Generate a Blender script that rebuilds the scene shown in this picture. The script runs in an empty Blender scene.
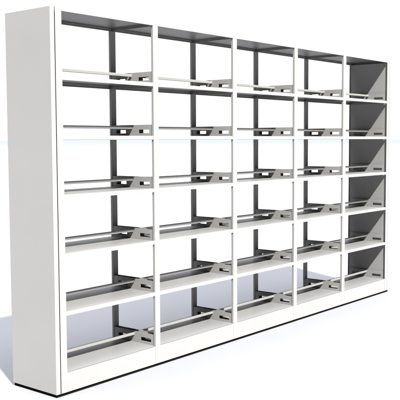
import bpy, bmesh, math
from mathutils import Vector, Matrix
import numpy as np

S = bpy.context.scene
COL = S.collection
GZ = 0.0420                      # the floor of the camera solve sits this far below its origin

# ------------------------------------------------------------------ camera
CAM = dict(C=(-3.31017, -3.88542, 1.59227 + GZ), yaw=0.878254, pitch=-0.073805, roll=-0.0045805,
           lens=797.2747 / 400 * 36)
cd = bpy.data.cameras.new('camera')
cam = bpy.data.objects.new('camera', cd)
COL.objects.link(cam)
cd.sensor_width = 36; cd.sensor_height = 36
cd.lens = CAM['lens']; cd.clip_start = 0.05; cd.clip_end = 5000
_y, _p, _r = CAM['yaw'], CAM['pitch'], CAM['roll']
F = Vector((math.sin(_y) * math.cos(_p), math.cos(_y) * math.cos(_p), math.sin(_p)))
R = Vector((math.cos(_y), -math.sin(_y), 0)); U = R.cross(F)
R2 = R * math.cos(_r) + U * math.sin(_r); U2 = -R * math.sin(_r) + U * math.cos(_r)
M = Matrix((R2, U2, -F)).transposed().to_4x4(); M.translation = Vector(CAM['C'])
cam.matrix_world = M
S.camera = cam

# ------------------------------------------------------------------ sky and sun
SUN = Vector((-0.46, -1.0, 1.37)).normalized()          # towards the sun
SUN_STRENGTH = 5.0
EXPOSURE = 2.0
w = bpy.data.worlds.new('World'); S.world = w; w.use_nodes = True
nt = w.node_tree; nt.nodes.clear()
# made-up studio surroundings: a bright white backdrop beyond the unit, an added bluish overhead fill for the floor shadow, dim elsewhere
def mth(op, a, b=None, c=None):
    n = nt.nodes.new('ShaderNodeMath'); n.operation = op
    for i, v in enumerate((a, b, c)):
        if v is None: continue
        if isinstance(v, (int, float)): n.inputs[i].default_value = v
        else: nt.links.new(v, n.inputs[i])
    return n.outputs[0]
def smooth(v, lo, hi):
    n = nt.nodes.new('ShaderNodeMapRange'); n.interpolation_type = 'SMOOTHSTEP'
    nt.links.new(v, n.inputs['Value']); n.inputs['From Min'].default_value = lo; n.inputs['From Max'].default_value = hi
    return n.outputs['Result']
BACK_DIR = (0.80, 0.60); BACKDROP = 0.262; OVERHEAD_FILL = 5.2; DIM = 0.008
tc = nt.nodes.new('ShaderNodeTexCoord'); sp = nt.nodes.new('ShaderNodeSeparateXYZ')
nt.links.new(tc.outputs['Generated'], sp.inputs[0])
x, y, z = sp.outputs
hor = mth('SQRT', mth('ADD', mth('MULTIPLY', x, x), mth('ADD', mth('MULTIPLY', y, y), 1e-6)))
az = mth('DIVIDE', mth('ADD', mth('MULTIPLY', x, BACK_DIR[0]), mth('MULTIPLY', y, BACK_DIR[1])), hor)
back = mth('MULTIPLY', smooth(az, 0.45, 0.86), mth('SUBTRACT', 1.0, smooth(z, 0.30, 0.60)))
top = smooth(z, 0.80, 0.95)
def scaled(fac, rgb):
    n = nt.nodes.new('ShaderNodeVectorMath'); n.operation = 'SCALE'; n.inputs[0].default_value = rgb
    nt.links.new(fac, n.inputs['Scale']); return n.outputs[0]
def addv(a, b):
    n = nt.nodes.new('ShaderNodeVectorMath'); n.operation = 'ADD'
    nt.links.new(a, n.inputs[0])
    if isinstance(b, tuple): n.inputs[1].default_value = b
    else: nt.links.new(b, n.inputs[1])
    return n.outputs[0]
# pale blue line where the floor meets the backdrop
band = mth('MULTIPLY', smooth(z, -0.0085, -0.001), mth('SUBTRACT', 1.0, smooth(z, 0.0, 0.004)))
tint = nt.nodes.new('ShaderNodeMix'); tint.data_type = 'RGBA'
tint.inputs['A'].default_value = (BACKDROP, BACKDROP, BACKDROP, 1); tint.inputs['B'].default_value = (0.212, 0.232, 0.246, 1)
nt.links.new(band, tint.inputs['Factor'])
bk = nt.nodes.new('ShaderNodeVectorMath'); bk.operation = 'SCALE'
nt.links.new(tint.outputs['Result'], bk.inputs[0]); nt.links.new(back, bk.inputs['Scale'])
c = addv(addv(bk.outputs[0], scaled(top, (OVERHEAD_FILL * 0.95, OVERHEAD_FILL * 0.985, OVERHEAD_FILL * 1.09))), (DIM, DIM, DIM * 1.05))
bg = nt.nodes.new('ShaderNodeBackground'); bg.inputs['Strength'].default_value = 1.0
wo = nt.nodes.new('ShaderNodeOutputWorld')
nt.links.new(c, bg.inputs[0]); nt.links.new(bg.outputs[0], wo.inputs[0])
sl = bpy.data.lights.new('sun', 'SUN'); sl.energy = SUN_STRENGTH; sl.angle = math.radians(2.0)
sl.color = (1.0, 0.985, 0.96)
so = bpy.data.objects.new('sun', sl); COL.objects.link(so)
so.rotation_euler = SUN.to_track_quat('Z', 'Y').to_euler(); so.location = (-5, -9, 12)
S.view_settings.view_transform = 'Standard'; S.view_settings.look = 'None'
S.view_settings.exposure = EXPOSURE; S.view_settings.gamma = 1
S.render.engine = 'CYCLES'
S.cycles.max_bounces = 8; S.cycles.diffuse_bounces = 5
S.render.resolution_x = 1024; S.render.resolution_y = 1024

# ------------------------------------------------------------------ materials
def paint(name, rgb, rough=0.45, var=0.02, bump=0.02, spec=0.2):
    m = bpy.data.materials.new(name); m.use_nodes = True
    t = m.node_tree; b = t.nodes['Principled BSDF']
    b.inputs['Specular IOR Level'].default_value = spec
    tc = t.nodes.new('ShaderNodeTexCoord')
    n = t.nodes.new('ShaderNodeTexNoise'); n.inputs['Scale'].default_value = 2.3; n.inputs['Detail'].default_value = 6
    r = t.nodes.new('ShaderNodeMapRange')
    r.inputs['From Min'].default_value = 0.3; r.inputs['From Max'].default_value = 0.7
    r.inputs['To Min'].default_value = 1 - var; r.inputs['To Max'].default_value = 1 + var
    mx = t.nodes.new('ShaderNodeVectorMath'); mx.operation = 'SCALE'; mx.inputs[0].default_value = rgb
    t.links.new(tc.outputs['Object'], n.inputs['Vector']); t.links.new(n.outputs['Fac'], r.inputs['Value'])
    t.links.new(r.outputs['Result'], mx.inputs['Scale']); t.links.new(mx.outputs['Vector'], b.inputs['Base Color'])
    r2 = t.nodes.new('ShaderNodeMapRange'); r2.inputs['To Min'].default_value = rough - 0.06; r2.inputs['To Max'].default_value = rough + 0.06
    t.links.new(n.outputs['Fac'], r2.inputs['Value']); t.links.new(r2.outputs['Result'], b.inputs['Roughness'])
    n2 = t.nodes.new('ShaderNodeTexNoise'); n2.inputs['Scale'].default_value = 420; n2.inputs['Detail'].default_value = 2
    bp = t.nodes.new('ShaderNodeBump'); bp.inputs['Strength'].default_value = bump; bp.inputs['Distance'].default_value = 0.001
    t.links.new(tc.outputs['Object'], n2.inputs['Vector']); t.links.new(n2.outputs['Fac'], bp.inputs['Height'])
    t.links.new(bp.outputs['Normal'], b.inputs['Normal'])
    return m

WHITE = paint('white_powder_coat', (0.212, 0.2105, 0.2055))
PANEL = paint('off_white_panel_paint', (0.222, 0.219, 0.213))
GREY = paint('inner_shade_grey', (0.185, 0.182, 0.176), var=0.04)  # inner faces coloured greyer than the fronts to stand in for shade
SHELF = paint('shelf_powder_coat', (0.108, 0.1065, 0.103), var=0.04)  # darkened further, part of the shade under the shelves is in this colour
RUBBER = paint('black_rubber', (0.004, 0.004, 0.004), rough=0.9, spec=0.05)
FLOOR = paint('pale_floor', (0.117, 0.1175, 0.1195), rough=0.75, var=0.01, bump=0.0, spec=0.2)

# ------------------------------------------------------------------ mesh helpers
def obj(name, bm, mats, parent=None):
    bmesh.ops.remove_doubles(bm, verts=bm.verts, dist=1e-6)
    bmesh.ops.recalc_face_normals(bm, faces=bm.faces)
    me = bpy.data.meshes.new(name); bm.to_mesh(me); bm.free()
    for m in (mats if isinstance(mats, (list, tuple)) else [mats]): me.materials.append(m)
    o = bpy.data.objects.new(name, me); COL.objects.link(o)
    if parent: o.parent = parent
    return o

def box(bm, x0, x1, y0, y1, z0, z1, bev=0.0):
    g = bmesh.ops.create_cube(bm, size=1)
    for v in g['verts']:
        v.co = Vector(((x0 + x1) / 2 + v.co.x * (x1 - x0), (y0 + y1) / 2 + v.co.y * (y1 - y0), (z0 + z1) / 2 + v.co.z * (z1 - z0)))
    if bev:
        ed = {e for v in g['verts'] for e in v.link_edges}
        bmesh.ops.bevel(bm, geom=list(ed), offset=bev, segments=2, profile=0.5, affect='EDGES')

def prism_x(bm, pts, x0, x1):
    """closed (y, z) outline extruded along X"""
    a = [bm.verts.new((x0, y, z)) for y, z in pts]; b = [bm.verts.new((x1, y, z)) for y, z in pts]
    n = len(pts)
    for i in range(n): bm.faces.new((a[i], a[(i + 1) % n], b[(i + 1) % n], b[i]))
    bm.faces.new(a); bm.faces.new(b[::-1])

def plate(bm, ys, zs, holes, x0, x1):
    """sheet in the YZ plane built on a grid, the cells in holes left open"""
    ny, nz = len(ys) - 1, len(zs) - 1
    solid = lambda i, j: 0 <= i < ny and 0 <= j < nz and (i, j) not in holes
    def q(*c): bm.faces.new([bm.verts.new(p) for p in c])
    for i in range(ny):
        for j in range(nz):
            if not solid(i, j): continue
            a, b, c, d = ys[i], ys[i + 1], zs[j], zs[j + 1]
            q((x0, a, c), (x0, b, c), (x0, b, d), (x0, a, d)); q((x1, a, c), (x1, a, d), (x1, b, d), (x1, b, c))
            if not solid(i - 1, j): q((x0, a, c), (x0, a, d), (x1, a, d), (x1, a, c))
            if not solid(i + 1, j): q((x0, b, c), (x1, b, c), (x1, b, d), (x0, b, d))
            if not solid(i, j - 1): q((x0, a, c), (x1, a, c), (x1, b, c), (x0, b, c))
            if not solid(i, j + 1): q((x0, a, d), (x0, b, d), (x1, b, d), (x1, a, d))

def white_front(o):
    """second material on the faces that look out of the front and the back"""
    for p in o.data.polygons:
        if p.normal.y < -0.6 and p.center.y < D / 2 and p.center.y < 0.0025: p.material_index = 1
        if p.normal.y > 0.6 and p.center.y > D - 0.0025: p.material_index = 1

# ------------------------------------------------------------------ setting
bm = bmesh.new()
bmesh.ops.create_circle(bm, cap_ends=True, segments=96, radius=220)
fl = obj('floor', bm, FLOOR); fl['kind'] = 'structure'

# ------------------------------------------------------------------ the shelving unit
root = bpy.data.objects.new('library_shelving', None); COL.objects.link(root)
root['label'] = 'long white steel library shelving, inner faces greyed for shade, with five open bays and six rows of shelves'
root['category'] = 'shelving'

BX = [0.0, 0.888, 1.819, 2.7156, 3.5796, 4.5]
HW = 0.0257; D = 0.449; FT = 0.0200
ZC = 2.4059 + GZ; ZT = 2.4282 + GZ; ZB = 0.1091 + GZ
UND = [z + GZ for z in (1.9796, 1.6039, 1.2281, 0.8523, 0.4766)]
LIP = 0.0269
PW = 0.0355                                              # end panel thickness

# end panels: a folded box, its outer face and its two white edges
def end_panel(x0, x1):
    bm = bmesh.new(); box(bm, x0, x1, 0.0, D, FT, ZT, 0.0022)
    o = obj('end_panel', bm, [PANEL, WHITE], root); white_front(o); return o
end_panel(-HW - 0.0405, -HW - 0.0062)
end_panel(4.5 + HW + 0.0062, 4.5 + HW + 0.0405)
# end frames: liner set back behind a thin front flange
def end_frame(sgn, xc):
    xi = xc - sgn * HW            # inner edge of the flange
    xl = xi + sgn * 0.012         # face of the liner
    xo = xc + sgn * HW
    bm = bmesh.new(); box(bm, min(xl, xl + sgn * 0.004), max(xl, xl + sgn * 0.004), 0.004, D - 0.004, FT, ZC - 0.001)
    obj('side_liner', bm, GREY, root)
    for y0, y1 in ((0.0, 0.0035), (D - 0.0035, D)):
        bm = bmesh.new(); box(bm, min(xi, xo), max(xi, xo), y0, y1, FT, ZC, 0.0008)
        o = obj('upright', bm, [GREY, WHITE], root); white_front(o)
end_frame(-1, BX[0]); end_frame(1, BX[5])

# the posts between the bays, front and back
for x in BX[1:5]:
    for y0, y1 in ((0.0, 0.020), (D - 0.020, D)):
        bm = bmesh.new(); box(bm, x - HW, x + HW, y0, y1, FT, ZC, 0.0015)
        o = obj('upright', bm, [GREY, WHITE], root); white_front(o)

def pan(x0, x1, zu, zt, ya=0.0012, yb=D - 0.0012, ext=1):
    t = 0.0015; r = 0.016
    pts = [(ya + 0.002, zu), (ya + 0.002, zt - t), (yb - 0.002, zt - t), (yb - 0.002, zu)]
    bm = bmesh.new()
    prism_x(bm, [(ya + 0.002, zt - t), (ya + 0.002, zt), (yb - 0.002, zt), (yb - 0.002, zt - t)], x0, x1)
    # returns folded under the two lips
    prism_x(bm, [(ya + 0.002, zu), (ya + 0.002, zu + t), (ya + r, zu + t), (ya + r, zu)], x0, x1)
    prism_x(bm, [(yb - r, zu), (yb - r, zu + t), (yb - 0.002, zu + t), (yb - 0.002, zu)], x0, x1)
    for a, b in ((x0, x0 + t), (x1 - t, x1)):      # folded ends
        box(bm, a, b, ya + 0.0025, yb - 0.0025, zu + 0.0002, zt - t)
    # ends of the sheet that run in between the posts
    for a, b in ((x0 - 0.0245, x0), (x1, x1 + 0.0245))[:2 * ext]:
        prism_x(bm, [(0.022, zt - t), (0.022, zt), (D - 0.022, zt), (D - 0.022, zt - t)], a, b)
    return bm

bays = []
for i in range(5):
    x0 = BX[i] + HW + 0.0006; x1 = BX[i + 1] - HW - 0.0006
    bays.append((x0, x1))

def lips(x0, x1, zu, zt, parent):
    for y0, y1 in ((0.0012, 0.0032), (D - 0.0032, D - 0.0012)):
        bm = bmesh.new(); box(bm, x0, x1, y0, y1, zu, zt, 0.0006)
        white_front(obj('edge_lip', bm, [GREY, WHITE], parent))

levels = [z + LIP for z in UND] + [ZB]
for (x0, x1) in bays:
    for zt in levels[:-1]:
        s = obj('shelf', pan(x0, x1, zt - LIP, zt), SHELF, root); lips(x0, x1, zt - LIP, zt, s)
    s = obj('shelf', pan(x0, x1, ZB - LIP, ZB), SHELF, root)
    # kick boards under the lowest shelf
    for y0, y1 in ((0.0012, 0.0032), (D - 0.0032, D - 0.0012)):
        bm = bmesh.new(); box(bm, x0, x1, y0, y1, FT, ZB - 0.0030, 0.0006)
        white_front(obj('kick_board', bm, [GREY, WHITE], root))
# top: one canopy per bay
cx = [-HW - 0.0005, *[b for b in BX[1:5]], 4.5 + HW + 0.0005]
for i in range(5):
    x0, x1 = cx[i] + 0.0005, cx[i + 1] - 0.0005
    s = obj('top_panel', pan(x0, x1, ZC + 0.0004, ZT, 0.0, D, 0), SHELF, root); lips(x0, x1, ZC + 0.0004, ZT, s)

# slotted bracket plates on both flanks of every bay, and the stop bar between them
BH = 0.080
def bracket(xa, xb, z, shade_web=False):
    bm = bmesh.new()
    ys = [0.0225, 0.048, 0.150, 0.283, 0.385, D - 0.0225]; zs = [z + 0.0004, z + 0.020, z + 0.046, z + BH]
    plate(bm, ys, zs, {(1, 1), (3, 1)}, xa, xb)
    if shade_web: box(bm, xb, xa + 0.0450, 0.0225, D - 0.0225, z + 0.0520, z + 0.0535)   # web across to its twin, added to keep the slots dark
    obj('bracket', bm, GREY, root)
for i in range(5):
    # in the middle columns the plates sit between the front and the rear post; at the two ends they lie on the liner
    xa = BX[i] + 0.0225 if i else bays[i][0] + 0.0004
    xb = BX[i + 1] - 0.0225 if i < 4 else bays[i][1] - 0.0022
    for z in levels:
        bracket(xa, xa + 0.0018, z); bracket(xb, xb + 0.0018, z, i < 4)
        bm = bmesh.new(); box(bm, xa + 0.0022, xb - 0.0004, 0.214, 0.229, z + 0.051, z + 0.071, 0.002)
        obj('stop_bar', bm, GREY, root)
# black levelling strip the whole unit stands on
bm = bmesh.new(); box(bm, -HW - 0.0325, 4.5 + HW + 0.0325, 0.0085, D - 0.0085, 0.0, FT, 0.0)
obj('base_strip', bm, RUBBER, root)
